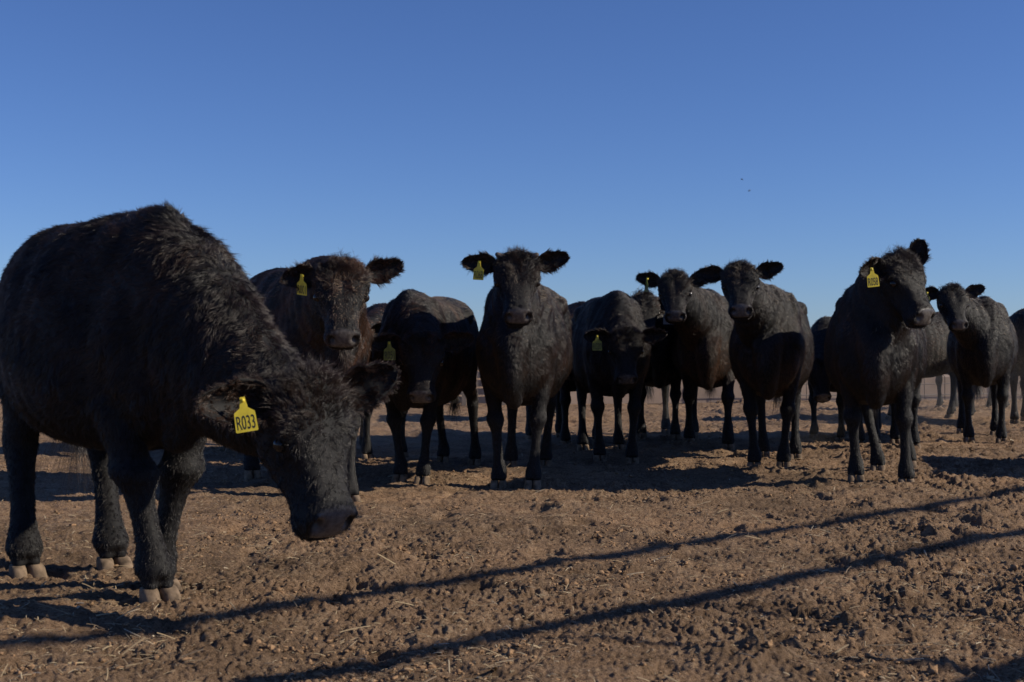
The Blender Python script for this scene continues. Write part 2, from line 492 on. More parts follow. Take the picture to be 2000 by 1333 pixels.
    # head
    HS = [(-.055, -.035, -.13, .060, 0, 2), (-.035, .002, -.170, .092, .02, 2.2), (.0, .020, -.200, .114, -.04, 2.5), (.05, .022, -.222, .124, -.10, 2.7), (.11, .018, -.238, .127, -.14, 2.8),
          (.165, .006, -.238, .119, -.17, 2.8), (.22, -.010, -.228, .100, -.14, 2.7), (.27, -.020, -.212, .086, -.10, 2.6), (.32, -.026, -.196, .078, -.06, 2.5), (.37, -.027, -.190, .079, .0, 2.6),
          (.40, -.030, -.190, .084, .02, 2.8), (.422, -.040, -.188, .085, .0, 2.8), (.442, -.060, -.182, .080, -.04, 2.6), (.458, -.085, -.172, .068, -.05, 2.4), (.468, -.110, -.158, .045, 0, 2.1), (.471, -.125, -.145, .02, 0, 2)]
    rows = [row(hp(x, 0, (t + b) / 2), sd, nn, a * KV[1], (t - b) / 2 * KV[2], k, p) for x, t, b, a, k, p in HS]
    parts.append(loft(rows, 36, 3))
    for q in (-1, 1):
        parts.append(ellipsoid(hp(.10, q * .080, -.135), HB, np.array((.085, .038, .075)) * KV))           # cheek
        parts.append(ellipsoid(hp(.150, q * .104, -.044), HB, np.array((.038, .022, .024)) * KV, 14))      # brow over the eye
        parts.append(ellipsoid(hp(.185, q * .098, -.092), HB, np.array((.032, .014, .015)) * KV, 12))      # under the eye
        parts.append(ellipsoid(hp(.418, q * .060, -.072), HB, np.array((.026, .024, .030)) * KV, 14))      # nostril wing
        parts.append(ellipsoid(hp(.030, q * .108, -.050), HB, np.array((.030, .032, .030)) * KV, 12))      # ear root
    parts.append(ellipsoid(hp(.420, 0, -.158), HB, np.array((.036, .058, .030)) * KV, 14))                 # lips and chin
    parts.append(ellipsoid(hp(.0, 0, .002), HB, np.array((.045, .075, .030)) * KV, 14))                    # poll
    mb = MB()
    for v, f in parts: mb.add(v, f)
    tmp = mb.build('tmp')
    rm = tmp.modifiers.new('r', 'REMESH'); rm.mode = 'VOXEL'; rm.voxel_size = spec.get('voxel', .0125); rm.use_smooth_shade = True
    sm = tmp.modifiers.new('s', 'SMOOTH'); sm.factor = .5; sm.iterations = spec.get('smooth', 7)
    dg = bpy.context.evaluated_depsgraph_get()
    me = bpy.data.meshes.new_from_object(tmp.evaluated_get(dg))
    bpy.data.objects.remove(tmp)
    nv = len(me.vertices)
    P = np.empty(nv * 3, np.float32); me.vertices.foreach_get('co', P); P = P.reshape(-1, 3)
    N = np.empty(nv * 3, np.float32); me.vertex_normals.foreach_get('vector', N); N = N.reshape(-1, 3)
    hq = (P - H0) @ HB.T / KV
    head = (hq[:, 0] > -.09) & (hq[:, 0] < .52) & (np.abs(hq[:, 1]) < .15) & (hq[:, 2] > -.27) & (hq[:, 2] < .06)
    # carve: nostrils, mouth line, eye sockets
    off = np.zeros(nv)
    for q in (-1, 1):
        d = ((hq - [.436, q * .053, -.078]) / [.024, .013, .020])
        off -= .050 * np.exp(-np.sum(d * d, 1) * 1.2)
        d = ((hq - [.168, q * .118, -.068]) / [.024, .03, .014])
        off -= .013 * np.exp(-np.sum(d * d, 1))
        d = ((hq - [.150, q * .110, -.040]) / [.040, .03, .013]); off += .006 * np.exp(-np.sum(d * d, 1))
        d = ((hq - [.100, q * .055, .010]) / [.05, .022, .03]); off += .004 * np.exp(-np.sum(d * d, 1))
        d = ((hq - [.395, q * .080, -.130]) / [.035, .03, .022]); off += .005 * np.exp(-np.sum(d * d, 1))
        d = ((hq - [.365, q * .070, -.060]) / [.030, .03, .020]); off -= .006 * np.exp(-np.sum(d * d, 1))
        d = ((hq - [.28, q * .088, -.080]) / [.07, .03, .030]); off -= .013 * np.exp(-np.sum(d * d, 1))
    d = ((hq - [.13, 0, .015]) / [.06, .022, .03]); off -= .005 * np.exp(-np.sum(d * d, 1))
    wr = np.sin(hq[:, 0] * 2 * pi / .016) * .0012 * smooth01(hq[:, 0], .33, .37) * (1 - smooth01(hq[:, 0], .40, .42)); off += wr
    ml = np.exp(-((hq[:, 2] + .138 + .10 * (.46 - hq[:, 0])) / .007) ** 2) * smooth01(hq[:, 0], .33, .38)
    off -= .013 * ml
    off *= head
    # folds and muscle under the coat
    body = ~head
    w = vnoise(P, .34, spec['seed'])[:, 0] * .5
    off += body * .007 * w * smooth01(P[:, 2], .45, .7)
    rib = np.sin(P[:, 0] * 2 * pi / .085 + P[:, 2] * 2.2) * .0028 * smooth01(P[:, 0], -.4, -.25) * (1 - smooth01(P[:, 0], .1, .22)) * smooth01(np.abs(P[:, 1]), .15, .24)
    off += body * rib
    nf = np.linalg.norm(P - (P0 + ld * Ln * .5), axis=1)
    fold = np.sin((P @ ld) * 2 * pi / .075 + 2.0 * vnoise(P, .4, spec['seed'] + 3)[:, 1]) * .005 * np.exp(-(nf / .3) ** 2) * (P[:, 0] > .2)
    off += body * fold
    P = P + N * off[:, None].astype(np.float32)
    me.vertices.foreach_set('co', P.astype(np.float32).ravel())
    nose = padmask(hq) * head
    for q in (-1, 1): nose *= 1 - np.exp(-np.sum(((hq - [.432, q * .053, -.078]) / [.022, .0125, .018]) ** 2, 1))
    at = me.attributes.new('nose', 'FLOAT', 'POINT'); at.data.foreach_set('value', nose.astype(np.float32))
    me.update()
    me.name = 'body'
    me.polygons.foreach_set('use_smooth', np.ones(len(me.polygons), bool))
    me.materials.clear(); me.materials.append(M['skin'])
    bo = bpy.data.objects.new('body', me); COL.objects.link(bo); bo.parent = root

    # hooves
    for f in feet:
        h = MB()
        for q in (-1, 1):
            cv_, cf_ = claw_mesh((f[0], f[1], f[2] - .006), Y, nrm(X + Y * q * .08), q)
            ws_ = 1 + (spec.get('legw', 1) - 1) * .7 if spec['seed'] == 1 else 1.0
            cv_ = (cv_ - [f[0], f[1], 0]) * [ws_, ws_, 1] + [f[0], f[1], 0]
            h.add(cv_, cf_)
        h.build('hoof', M['hoof'], root)
    # eyes
    for q in (-1, 1):
        e = MB(); e.add(*ellipsoid(hp(.170, q * .110, -.070), HB, np.array((.026, .021, .020)) * KV, 16))
        eo = e.build('eye', M['eye'], root)
    # horn buds
    if spec.get('horns'):
        for q in (-1, 1):
            h = MB(); b0 = hp(-.005, q * .085, -.005); d = nrm(sd * q * .8 + nn * .45 - u * .2)
            h.add(*tube([b0, b0 + d * .022, b0 + d * .038, b0 + d * .044], [.019, .016, .012, .004], 12, 2))
            h.build('horn_bud', M['horn'], root)
    # tail
    tx = spec.get('tail', 0.0)
    tp = np.array([(-.74, 0, 1.20), (-.83, 0, 1.12), (-.865, tx * .2, .92), (-.87, tx * .5, .70), (-.87, tx, .50)])
    t_ = MB(); t_.add(*tube(tp, [.05, .035, .027, .022, .02], 12, 4)); tl = t_.build('tail', M['skin'], root)

    # ears --------------------------------------------------------
    ears = []
    for q, key in ((-1, 'ear_r'), (1, 'ear_l')):
        ed = spec.get(key, {})
        if ed is None: continue
        E = ed.get('dir', (-.20, .95, .08)); O = ed.get('open', (.55, .0, .80))
        E = nrm(E[0] * u + E[1] * q * sd + E[2] * nn); O = nrm(O[0] * u + O[1] * q * sd + O[2] * nn)
        O = nrm(O - E * (O @ E)); W = np.cross(E, O)
        base = hp(.030, q * .114, -.050); L = ed.get('len', .215) * k_
        nt_, nw = 18, 13
        V = []
        for side in (0, 1):
            for i in range(nt_):
                t = i / (nt_ - 1)
                w = .020 + .041 * np.sin(pi * min(1, t ** .8 * 1.02)) ** .8 if t < .5 else (.020 * (1 - t) + .041) * np.sqrt(max(0, 1 - ((t - .48) / .53) ** 2.6)) + .001
                w *= k_ * 1.08
                cup = (.9 - .35 * t) * ed.get('cup', 1)
                for j in range(nw):
                    v = -1 + 2 * j / (nw - 1)
                    droop = ed.get('droop', 0.) * t * t * L
                    p = base + E * L * t + W * w * v + O * (cup * w * (v * v - .75)) - Z * droop
                    if side: p = p - O * (.009 * k_ * (1 - v * v * .75) * (1 - t * .5)) - W * v * .0
                    V.append(p)
        Fq = []
        off2 = nt_ * nw
        for i in range(nt_ - 1):
            for j in range(nw - 1):
                a = i * nw + j
                Fq.append((a, a + 1, a + nw + 1, a + nw)); Fq.append((off2 + a, off2 + a + nw, off2 + a + nw + 1, off2 + a + 1))
            for j in (0, nw - 1):
                a = i * nw + j; b = a + nw
                Fq.append((a, b, b + off2, a + off2) if j == 0 else (a, a + off2, b + off2, b))
        for j in range(nw - 1):
            a = (nt_ - 1) * nw + j; Fq.append((a, a + 1, a + 1 + off2, a + off2))
        eo = mesh_from('ear', V, Fq, M['skin'], root)
        ears.append((eo, E, O, W, base, L, q))

    # coat --------------------------------------------------------
    def sample(o, dens, seed):
        m = o.data; m.calc_loop_triangles()
        nt2 = len(m.loop_triangles)
        tri = np.empty(nt2 * 3, np.int32); m.loop_triangles.foreach_get('vertices', tri); tri = tri.reshape(-1, 3)
        co = np.empty(len(m.vertices) * 3, np.float32); m.vertices.foreach_get('co', co); co = co.reshape(-1, 3)
        no = np.empty(len(m.vertices) * 3, np.float32); m.vertex_normals.foreach_get('vector', no); no = no.reshape(-1, 3)
        A, Bv, C = co[tri[:, 0]], co[tri[:, 1]], co[tri[:, 2]]
        ar = .5 * np.linalg.norm(np.cross(Bv - A, C - A), axis=1)
        n = int(dens * ar.sum() * s * s * HAIR)
        r = np.random.default_rng(seed)
        ti = np.searchsorted(np.cumsum(ar) / ar.sum(), r.random(n)).clip(0, nt2 - 1)
        a = r.random((n, 1)).astype(np.float32); b = r.random((n, 1)).astype(np.float32)
        fl = (a + b) > 1; a = np.where(fl, 1 - a, a); b = np.where(fl, 1 - b, b)
        pos = A[ti] * (1 - a - b) + Bv[ti] * a + C[ti] * b
        nor = nrm(no[tri[ti, 0]] * (1 - a - b) + no[tri[ti, 1]] * a + no[tri[ti, 2]] * b)
        return pos, nor, r

    def strands(name, pos, nor, T, L, lift, rad, tint, r, parent, curl=.25, grav=.12, clump=(.020, .55)):
        n = len(pos); K = 4
        T = nrm(T - nor * np.sum(T * nor, 1, keepdims=True))
        ca, sa = np.cos(lift)[:, None], np.sin(lift)[:, None]
        jit = r.normal(size=(n, 3)) * .10
        cv = r.normal(size=(n, 3)) * curl
        cs = clump[0]
        wp = pos + .35 * cs * vnoise(pos, cs * 2.5, 77)
        key = np.floor(wp / cs + 1000).astype(np.int64); key = key[:, 0] * 4000037 + key[:, 1] * 2003 + key[:, 2]
        _, inv, cnt = np.unique(key, return_inverse=True, return_counts=True); inv = inv.ravel()
        cen = np.stack([np.bincount(inv, pos[:, a]) / cnt for a in range(3)], 1)[inv]
        pull = (cen - pos) * clump[1]
        cvc = np.random.default_rng(5).normal(size=(len(cnt), 3))[inv] * (.22 if clump[1] > .4 else .12)
        pts = np.empty((n, K, 3), np.float32)
        for i in range(K):
            t = i / (K - 1)
            pts[:, i] = pos - nor * .0006 + L[:, None] * (t * (T * ca + nor * sa * (1 - .35 * t) + jit) + cv * t * t * .6 + cvc * t - np.array([0, 0, grav]) * t * t) + pull * t ** 1.3
        hc = bpy.data.hair_curves.new(name)
        hc.add_curves([K] * n)
        hc.attributes['position'].data.foreach_set('vector', pts.ravel())
        ra = hc.attributes.new('radius', 'FLOAT', 'POINT')
        prof = np.array([1, .85, .6, .15], np.float32)
        ra.data.foreach_set('value', (rad[:, None] * prof[None]).astype(np.float32).ravel())
        ta = hc.attributes.new('tint', 'FLOAT', 'CURVE'); ta.data.foreach_set('value', tint.astype(np.float32))
        hc.materials.append(M['hair'])
        ho = bpy.data.objects.new(name, hc); COL.objects.link(ho); ho.parent = parent
        return ho

    dens = spec.get('dens', 12000); hr = spec.get('hr', .00062); hl = spec.get('hlen', .82)
    pos, nor, r = sample(bo, dens, spec['seed'])
    q = (pos - H0) @ HB.T / KV
    inh = (q[:, 0] > -.07) & (q[:, 0] < .52) & (np.abs(q[:, 1]) < .14) & (q[:, 2] > -.245 + .75 * np.maximum(0, .09 - q[:, 0]) + .15 * np.maximum(0, q[:, 0] - .2)) & (q[:, 2] < .06)
    nz = padmask(q)
    keep = ~(inh & (nz > .3)) & (pos[:, 2] > .050)
    for qq in (-1, 1):
        keep &= ~(inh & (np.linalg.norm((q - [.168, qq * .114, -.069]) / [.020, .03, .011], axis=1) < 1))
        keep &= ~(inh & (np.linalg.norm((q - [.436, qq * .053, -.078]) / [.032, .018, .026], axis=1) < 1))
    pos, nor, q, inh = pos[keep], nor[keep], q[keep], inh[keep]
    n = len(pos)
    g1 = vnoise(pos, .22, spec['seed'] + 11); g2 = vnoise(pos, .055, spec['seed'] + 12)
    T0 = np.tile(np.array([-.8, 0, -.55]), (n, 1))
    low = 1 - smooth01(pos[:, 2], .45, .70)
    T0[:, 0] *= (1 - low); T0[:, 2] -= low
    fw = smooth01(pos[:, 0], .45, .75)
    T0[:, 2] -= fw * .4
    T0 += (.36 if spec['seed'] == 1 else .16) * g1 + spec.get('shag', .05) * g2 * (1 - .75 * low)[:, None]
    hair_l = .026 + .010 * smooth01(nor[:, 2], .35, .9) * smooth01(pos[:, 0], -.05, .3) + .006 * g1[:, 0]
    hair_l = hair_l * (1 - low) + .0095 * low
    hair_l += .014 * smooth01(-nor[:, 2], .5, .9) * (1 - low)
    lift = np.full(n, .34 + .08 * (spec['seed'] == 1)) + .14 * smooth01(nor[:, 2], .3, .9) + .12 * g2[:, 2] * (spec['seed'] == 1) - .06 * (spec['seed'] != 1)
    # head
    wh = np.clip((q[:, 0] - .16) / .06, -1, 1)
    Th = np.outer(wh, u) + (np.sign(q[:, 1]) * .5)[:, None] * sd + .5 * g2 + nn * 0
    poll_ = 1 - smooth01(q[:, 0], .02, .17)
    frn = smooth01(q[:, 2], -.12, -.02)
    lh = .0105 + frn * (.018 * (1 - smooth01(q[:, 0], .10, .24)) + .020 * poll_) + .010 * (1 - smooth01(q[:, 0], .0, .2)) * (1 - frn)
    lh = lh * (1 + .25 * g2[:, 1])
    T0[inh] = Th[inh]
    T0[inh] += (poll_ * frn)[inh, None] * (g2 * .7)[inh]
    hair_l[inh] = lh[inh]
    lift[inh] = (.42 + .45 * poll_ * frn)[inh]
    lift = np.where(low > .5, .45, lift)
    hair_l = np.maximum(hair_l, .006) * np.where(low > .5, 1, hl) * r.uniform(.65, 1.2, n)
    tint = np.clip(spec.get('rust', .05) * (1 + g1[:, 1]) * (1 - low) + .05 * r.random(n), 0, .5)
    for (cx, cz, rr_, amt) in spec.get('patch', []):
        tint += amt * np.exp(-(((pos[:, 0] - cx) ** 2 + (pos[:, 2] - cz) ** 2) / rr_ ** 2))
    for (lu, ls, lr) in spec.get('lick', []):
        tint = np.where(inh & (np.hypot((q[:, 0] - lu), (q[:, 1] - ls) * .55) < lr) & (r.random(n) < .6), r.uniform(.7, 1, n), tint)
    sp = spec.get('dusty', 0.0)
    if sp:
        dm = smooth01(nor[:, 2], .0, .6) * smooth01(vnoise(pos, .18, spec['seed'] + 5)[:, 0], -.1, .7)
        if spec.get('dusty_face'): dm = np.maximum(dm * .5, inh * smooth01(q[:, 0], .05, .12) * (1 - smooth01(q[:, 0], .42, .46)) * .9)
        st = r.random(n) < sp * dm
        tint = np.where(st, r.uniform(.6, 1.0, n), tint)
    tint = np.clip(tint, 0, 1)
    rad = hr * (1 + .0 * n) * np.where(low > .5, .9, 1) * np.ones(n)
    strands('coat', pos, nor, T0, hair_l, lift, rad, tint, r, root, curl=spec.get('curl', .16 if spec['seed'] == 1 else .12), clump=(.015 if spec['seed'] == 1 else .020, spec.get('lock', .45 if spec['seed'] == 1 else .16)))
    # tufts on the poll and tail switch
    rt = np.random.default_rng(spec['seed'] + 40)
    ntf = int(spec.get('tuft', 1200) * HAIR)
    qx = rt.normal(size=(ntf, 2)) * [.028, .05]
    pos = H0 + ((qx[:, :1] - .005) * u + qx[:, 1:2] * sd + (.012 - 1.2 * (qx[:, 1:2] ** 2) * 5 - 3 * qx[:, :1] ** 2) * nn) * k_
    nor = nrm(np.tile(nn - u * .35, (ntf, 1)) + (qx[:, 1:2] * 5) * sd)
    gg = vnoise(pos, .035, spec['seed'] + 21)
    strands('forelock', pos, nor, gg + .6 * vnoise(pos, .12, spec['seed'] + 22) + np.array(spec.get('tuftdir', (0, 0, .2))), .045 * hl * rt.uniform(.5, 1.15, ntf), .75 + .35 * gg[:, 0], np.full(ntf, hr * .9), .06 + .08 * rt.random(ntf), rt, root, curl=.35, grav=.1)
    nts = int(spec.get('switch', 500) * HAIR)
    tt = rt.random(nts) ** .7
    pos = np.stack([np.full(nts, -.87), np.interp(tt, [0, 1], [tx * .5, tx]), .74 - .24 * tt], 1)
    dn = np.tile([0., 0, -1.], (nts, 1)) + rt.normal(size=(nts, 3)) * .10
    sdv = nrm(rt.normal(size=(nts, 3)) * [1, 1, .05])
    strands('tail_switch', pos + sdv * .012, sdv, dn, rt.uniform(.14, .30, nts) * (1 if spec['seed'] == 1 else .6), np.full(nts, .06), np.full(nts, hr * 1.1), np.full(nts, .06), rt, tl, curl=.12)
    # ear hair and tags
    for eo, E, O, W, base, L, q_ in ears:
        pe, ne, re_ = sample(eo, dens * spec.get('eard', 1.6), spec['seed'] + 50 + q_)
        tpar = ((pe - base) @ E) / L; wv = (pe - base) @ W
        inside = (ne @ O) > .2
        edge = smooth01(np.abs(wv), .022 * k_, .045 * k_)
        Te = np.outer(np.ones(len(pe)), E) * .8 + np.outer(np.sign(wv) * (.35 + .5 * edge), W) + .35 * vnoise(pe, .05, spec['seed'] + 9)
        Le = (.010 + .009 * edge + .008 * smooth01(tpar, .6, 1) + inside * .012 * (1 - smooth01(tpar, .3, .8))) * re_.uniform(.6, 1.2, len(pe)) * (.6 + .4 * hl)
        te = np.clip(.04 + .10 * inside + spec.get('rust', .05) * .5 + .05 * re_.random(len(pe)), 0, 1)
        strands('ear_fringe', pe, ne, Te, Le, np.full(len(pe), .38), np.full(len(pe), hr * .9), te, re_, eo, curl=.2)
        tg = spec.get('tag')
        if tg and q_ == tg.get('side', -1):
            c = base + E * L * tg.get('t', .55) + O * .012 + W * 0
            # tag plane axes from world
            ty = radians(tg.get('yaw', spec['yaw'] * .6)); tr = radians(tg.get('roll', 0)); tt_ = radians(tg.get('tilt', 0))
            nx = np.array([sin(ty) * cos(tt_), -cos(ty) * cos(tt_), -sin(tt_)]); rx = np.array([cos(ty), sin(ty), 0]); ux = np.cross(rx, -nx); ux = ux if ux[2] > 0 else -ux
            rx, ux = rx * cos(tr) + ux * sin(tr), -rx * sin(tr) + ux * cos(tr)
            nx, rx, ux = dir_l(nx), dir_l(rx), dir_l(ux)
            z_ = tg.get('size', 1.12) / s
            c = c + nx * (.020) + ux * .012
            out = [(-.007, .002), (.007, .002), (.009, -.012), (.012, -.030), (.029, -.042), (.0305, -.047), (.0325, -.098), (.0300, -.101), (-.0300, -.101), (-.0325, -.098), (-.0305, -.047), (-.029, -.042), (-.012, -.030), (-.009, -.012)]
            out = np.array(out) * z_
            bend = lambda a, b: 0.0
            Vf = [c + rx * a + ux * b + nx * (.0012 + bend(a, b)) for a, b in out]
            Vb = [c + rx * a + ux * b + nx * (-.0012 + bend(a, b)) for a, b in out]
            m = len(out)
            # triangulated strips across the width keep the bend
            lf = [0, 13, 12, 11, 10, 9, 8]; rt_ = [1, 2, 3, 4, 5, 6, 7]
            Fs = []
            for a in range(6):
                Fs.append((lf[a], lf[a + 1], rt_[a + 1], rt_[a])); Fs.append((m + lf[a], m + rt_[a], m + rt_[a + 1], m + lf[a + 1]))
            for a in range(m): Fs.append((a, (a + 1) % m, m + (a + 1) % m, m + a))
            to = mesh_from('ear_tag', Vf + Vb, Fs, M['tag_grey'] if tg.get('grey') else M['tag_shaded' if tg.get('shaded') else 'tag'], eo, smooth=False)
            to['label'] = ('grey ear tag' if tg.get('grey') else ('yellow ear tag reading ' + tg['text'])) if tg.get('text') or tg.get('grey') else 'yellow ear tag seen edge on'
            st = MB(); st.add(*tube([c + ux * -.008 * z_ - nx * .012, c + ux * -.008 * z_ + nx * .004], .006 * z_, 12)); st.build('tag_stud', M['tag_grey'] if tg.get('grey') else M['tag'], eo)
            if tg.get('text'):
                fc = bpy.data.curves.new('t', 'FONT'); fc.body = tg['text']; fc.size = 1; fc.offset = .004; fc.extrude = 0; fc.space_character = .98
                fo = bpy.data.objects.new('t', fc); COL.objects.link(fo)
                dg = bpy.context.evaluated_depsgraph_get(); dg.update()
                tm = bpy.data.meshes.new_from_object(fo.evaluated_get(dg))
                bpy.data.objects.remove(fo)
                tv = np.array([v.co[:2] for v in tm.vertices])
                lo, hi = tv.min(0), tv.max(0)
                tv = (tv - (lo + hi) / 2) / (hi - lo) * np.array([.053, .041]) * z_ + np.array([0, -.073 * z_])
                v3 = [c + rx * a + ux * b + nx * (.0016 + bend(a, b)) for a, b in tv]
                fs = [tuple(p.vertices) for p in tm.polygons]
                mesh_from('tag_lettering', v3, fs, M['ink'], eo, smooth=False)
    return root

# ------------------------------------------------------------------ build: setting
build_ground()

def scatter(n, d0, d1, ang, seed):
    r = np.random.default_rng(seed)
    d = np.exp(r.uniform(np.log(d0), np.log(d1), n)); a = radians(ang) * r.uniform(-1, 1, n)
    x, y = d * np.sin(a), d * np.cos(a)
    return x, y, d, r

def build_straw():
    x, y, d, r = scatter(26000, 2.6, 16, 27, 21)
    n = len(x)
    patch = smooth01(perlin(x * 1.1 + 3, y * 1.1), -.5, .5)
    keep = r.random(n) < .18 + .62 * patch
    x, y = x[keep], y[keep]; n = len(x)
    z = gheight(x, y)
    az = r.uniform(0, 2 * pi, n)
    L = np.exp(r.normal(np.log(.018), .60, n)).clip(.006, .12); w = r.uniform(.0008, .0020, n) * (1 + 1.0 * (L > .06))
    w = np.where(r.random(n) < .02, w * 2.6, w)
    el = np.abs(r.normal(0, .22, n)); crv = r.normal(0, .05, n) + (r.random(n) < .04) * r.normal(0, .3, n)
    K = 5
    t = np.linspace(-.5, .5, K)
    V = np.empty((n, K, 3, 3))
    dx, dy = np.cos(az), np.sin(az)
    for i, tt in enumerate(t):
        s_ = L * tt; bow = crv * L * (tt * tt - .1) * 1.6
        cx = x + dx * s_ * np.cos(el) - dy * bow; cy = y + dy * s_ * np.cos(el) + dx * bow
        cz = z + .006 + s_ * np.sin(el) + np.abs(np.sin(el)) * L * .35 - .0015 * (tt * 2) ** 2
        for j, (o, h) in enumerate(((-1, 0), (0, .8), (1, 0))):
            V[:, i, j, 0] = cx - dy * w * o; V[:, i, j, 1] = cy + dx * w * o; V[:, i, j, 2] = cz + w * h
    base = (np.arange(n) * K * 3)[:, None, None]
    F = []
    for i in range(K - 1):
        for j in (0, 1):
            a = i * 3 + j
            F.append(np.array([a, a + 1, a + 4, a + 3]))
    F = (np.array(F)[None] + base).reshape(-1, 4)
    o = mesh_from('straw_litter', V.reshape(-1, 3), F, M['straw'], smooth=False)
    at = o.data.attributes.new('tone', 'FLOAT', 'POINT')
    at.data.foreach_set('value', np.repeat(r.beta(1.3, 2.6, n), K * 3).astype(np.float32))
    tag(o, 'loose bits of pale straw and hay lying on the dirt', 'straw', kind='stuff')

def build_clods():
    x, y, d, r = scatter(34000, 2.6, 14, 27, 22)
    n = len(x)
    keep = r.random(n) < .08 + .92 * smooth01(perlin(x * 1.3 + 31, y * 1.3 + 7) + .22 * smooth01(x, -.5, 1.5), .0, .45)
    x, y = x[keep], y[keep]; n = len(x)
    z = gheight(x, y)
    S = np.exp(r.normal(np.log(.0036), .50, n)).clip(.0015, .014)
    import bmesh
    bm = bmesh.new(); bmesh.ops.create_icosphere(bm, subdivisions=2, radius=1)
    iv = np.array([v.co[:] for v in bm.verts]); iff = np.array([[v.index for v in f.verts] for f in bm.faces]); bm.free()
    m = len(iv)
    variants = []
    for q in range(12):
        a = 1 + .34 * vnoise(iv, 1.3, 100 + q)[:, :1] + .30 * vnoise(iv, .55, 140 + q)[:, :1]
        variants.append(iv * a)
    variants = np.array(variants)
    vi = r.integers(0, 12, n); az = r.uniform(0, 2 * pi, n)
    P = variants[vi] * (np.stack([S * r.uniform(.8, 1.7, n), S * r.uniform(.7, 1.3, n), S * r.uniform(.45, .95, n)], 1)[:, None])
    c, s_ = np.cos(az)[:, None], np.sin(az)[:, None]
    X_ = P[:, :, 0] * c - P[:, :, 1] * s_ + x[:, None]; Y_ = P[:, :, 0] * s_ + P[:, :, 1] * c + y[:, None]; Z_ = P[:, :, 2] + (z + S * .15)[:, None]
    V = np.stack([X_, Y_, Z_], -1).reshape(-1, 3)
    F = (iff[None] + (np.arange(n) * m)[:, None, None]).reshape(-1, 3)
    o = mesh_from('dung_clods', V, F, M['clod'], smooth=False)
    tag(o, 'crumbled brown dung and dirt clods strewn over the pen', 'clods', kind='stuff')
build_straw()
build_clods()

# high pipe fence along which the photographer stands: its rails throw the two long shadows
def pipe_fence():
    be = math.atan(1 / 1.11); dv = np.array([cos(be), sin(be), 0]); o0 = np.array([.10, 0, 0])
    at = lambda t, z: o0 + dv * t + [0, 0, z]
    r_ = bpy.data.objects.new('pipe_fence', None); COL.objects.link(r_); r_.location = o0
    tag(r_, 'tall rusty pipe fence of horizontal rails beside the camera', 'fence')
    def part(name, mb, m=M['pipe']):
        o = mb.build(name, m, r_); o.matrix_parent_inverse.identity(); o.data.transform(__import__('mathutils').Matrix.Translation(-Vector(o0))); return o
    for z in (.30, .64, 1.31, 2.24, 2.86):
        m_ = MB(); m_.add(*tube([at(t, z + .012 * sin(t * .9 + z)) for t in np.linspace(-8, 26, 40)], .037, 14)); part('rail', m_)
    for t in (-6.5, 3.2, 21.0):
        m_ = MB(); m_.add(*tube([at(t, -.3) + [.09 * sin(be), -.09 * cos(be), 0], at(t, 2.95) + [.09 * sin(be), -.09 * cos(be), 0]], .055, 16)); part('post', m_)
    hang = lambda pts: [(sx + 1.72 * (z := (.1 + 1.11 * sy - sx) / 1.95), sy - .21 * z, z) for sx, sy in pts]
    for pts in (hang([(.10, 3.80), (.35, 3.70), (.62, 3.66), (.90, 3.54), (1.15, 3.52), (1.33, 3.44)]),
                hang([(.52, 4.36), (.80, 4.24), (1.05, 4.12), (1.30, 4.10), (1.52, 4.13), (1.75, 4.16)]),
                hang([(.60, 4.40), (1.02, 4.28), (1.40, 4.27), (1.62, 4.33)])):
        m_ = MB(); m_.add(*tube(np.array(pts) , .017, 8, 4)); part('hanging_wire', m_, M['wire'])
pipe_fence()

# far side of the pen
def feed_bunk():
    r_ = bpy.data.objects.new('feed_bunk', None); COL.objects.link(r_); r_.location = (.3, 20.0, 0)
    r_.rotation_euler = (0, 0, radians(13))
    tag(r_, 'long pink grey concrete feed bunk across the far side of the pen', 'feed bunk')
    sec = [(0, 0), (.62, 0), (.62, .62), (.55, .64), (.46, .22), (.2, .20), (.12, .42), (.06, .44), (0, .40)]
    for k in range(7):
        x0, x1 = k * 2.4, k * 2.4 + 2.385
        v = [(x0, y, z) for y, z in sec] + [(x1, y, z) for y, z in sec]
        n = len(sec)
        f = [tuple(range(n))[::-1], tuple(range(n, 2 * n))] + [(i, (i + 1) % n, n + (i + 1) % n, n + i) for i in range(n)]
        mesh_from('trough_section', v, f, M['concrete'], r_, smooth=False)
feed_bunk()

def wire_fence():
    r_ = bpy.data.objects.new('wire_fence', None); COL.objects.link(r_); r_.location = (4.0, 20.4, 0); r_.rotation_euler = (0, 0, radians(13))
    tag(r_, 'low wire mesh fence on thin posts in front of the far concrete bunk', 'fence')
    w = MB()
    for z in (.12, .30, .46, .62, .80):
        w.add(*tube([(x, 0, z + .01 * sin(x * 2)) for x in np.linspace(0, 11, 30)], .008, 6))
    for x in np.arange(.15, 11, .30): w.add(*tube([(x, 0, .05), (x, 0, .82)], .006, 6))
    w.build('mesh', M['wire'], r_)
    for x in (0, 2.75, 5.5, 8.25, 11):
        p = MB(); p.add(*tube([(x, .03, -.1), (x, .03, .95)], .025, 10)); p.build('post', M['pipe'], r_)
wire_fence()

def board_fence():
    r_ = bpy.data.objects.new('board_fence', None); COL.objects.link(r_); r_.location = (-4.6, 19.9, 0)
    tag(r_, 'pale slatted board fence behind the legs of the grazing cattle', 'fence')
    for z in (.03, .16, .29, .42, .55, .68):
        b = MB(); b.add(*box((0, 0, z), (4.5, .03, z + .10))); b.build('board', M['wood'], r_, smooth=False)
    for x in np.arange(.1, 4.5, .62):
        b = MB(); b.add(*box((x, -.045, -.1), (x + .07, -.003, .84))); b.build('post', M['wood'], r_, smooth=False)
board_fence()

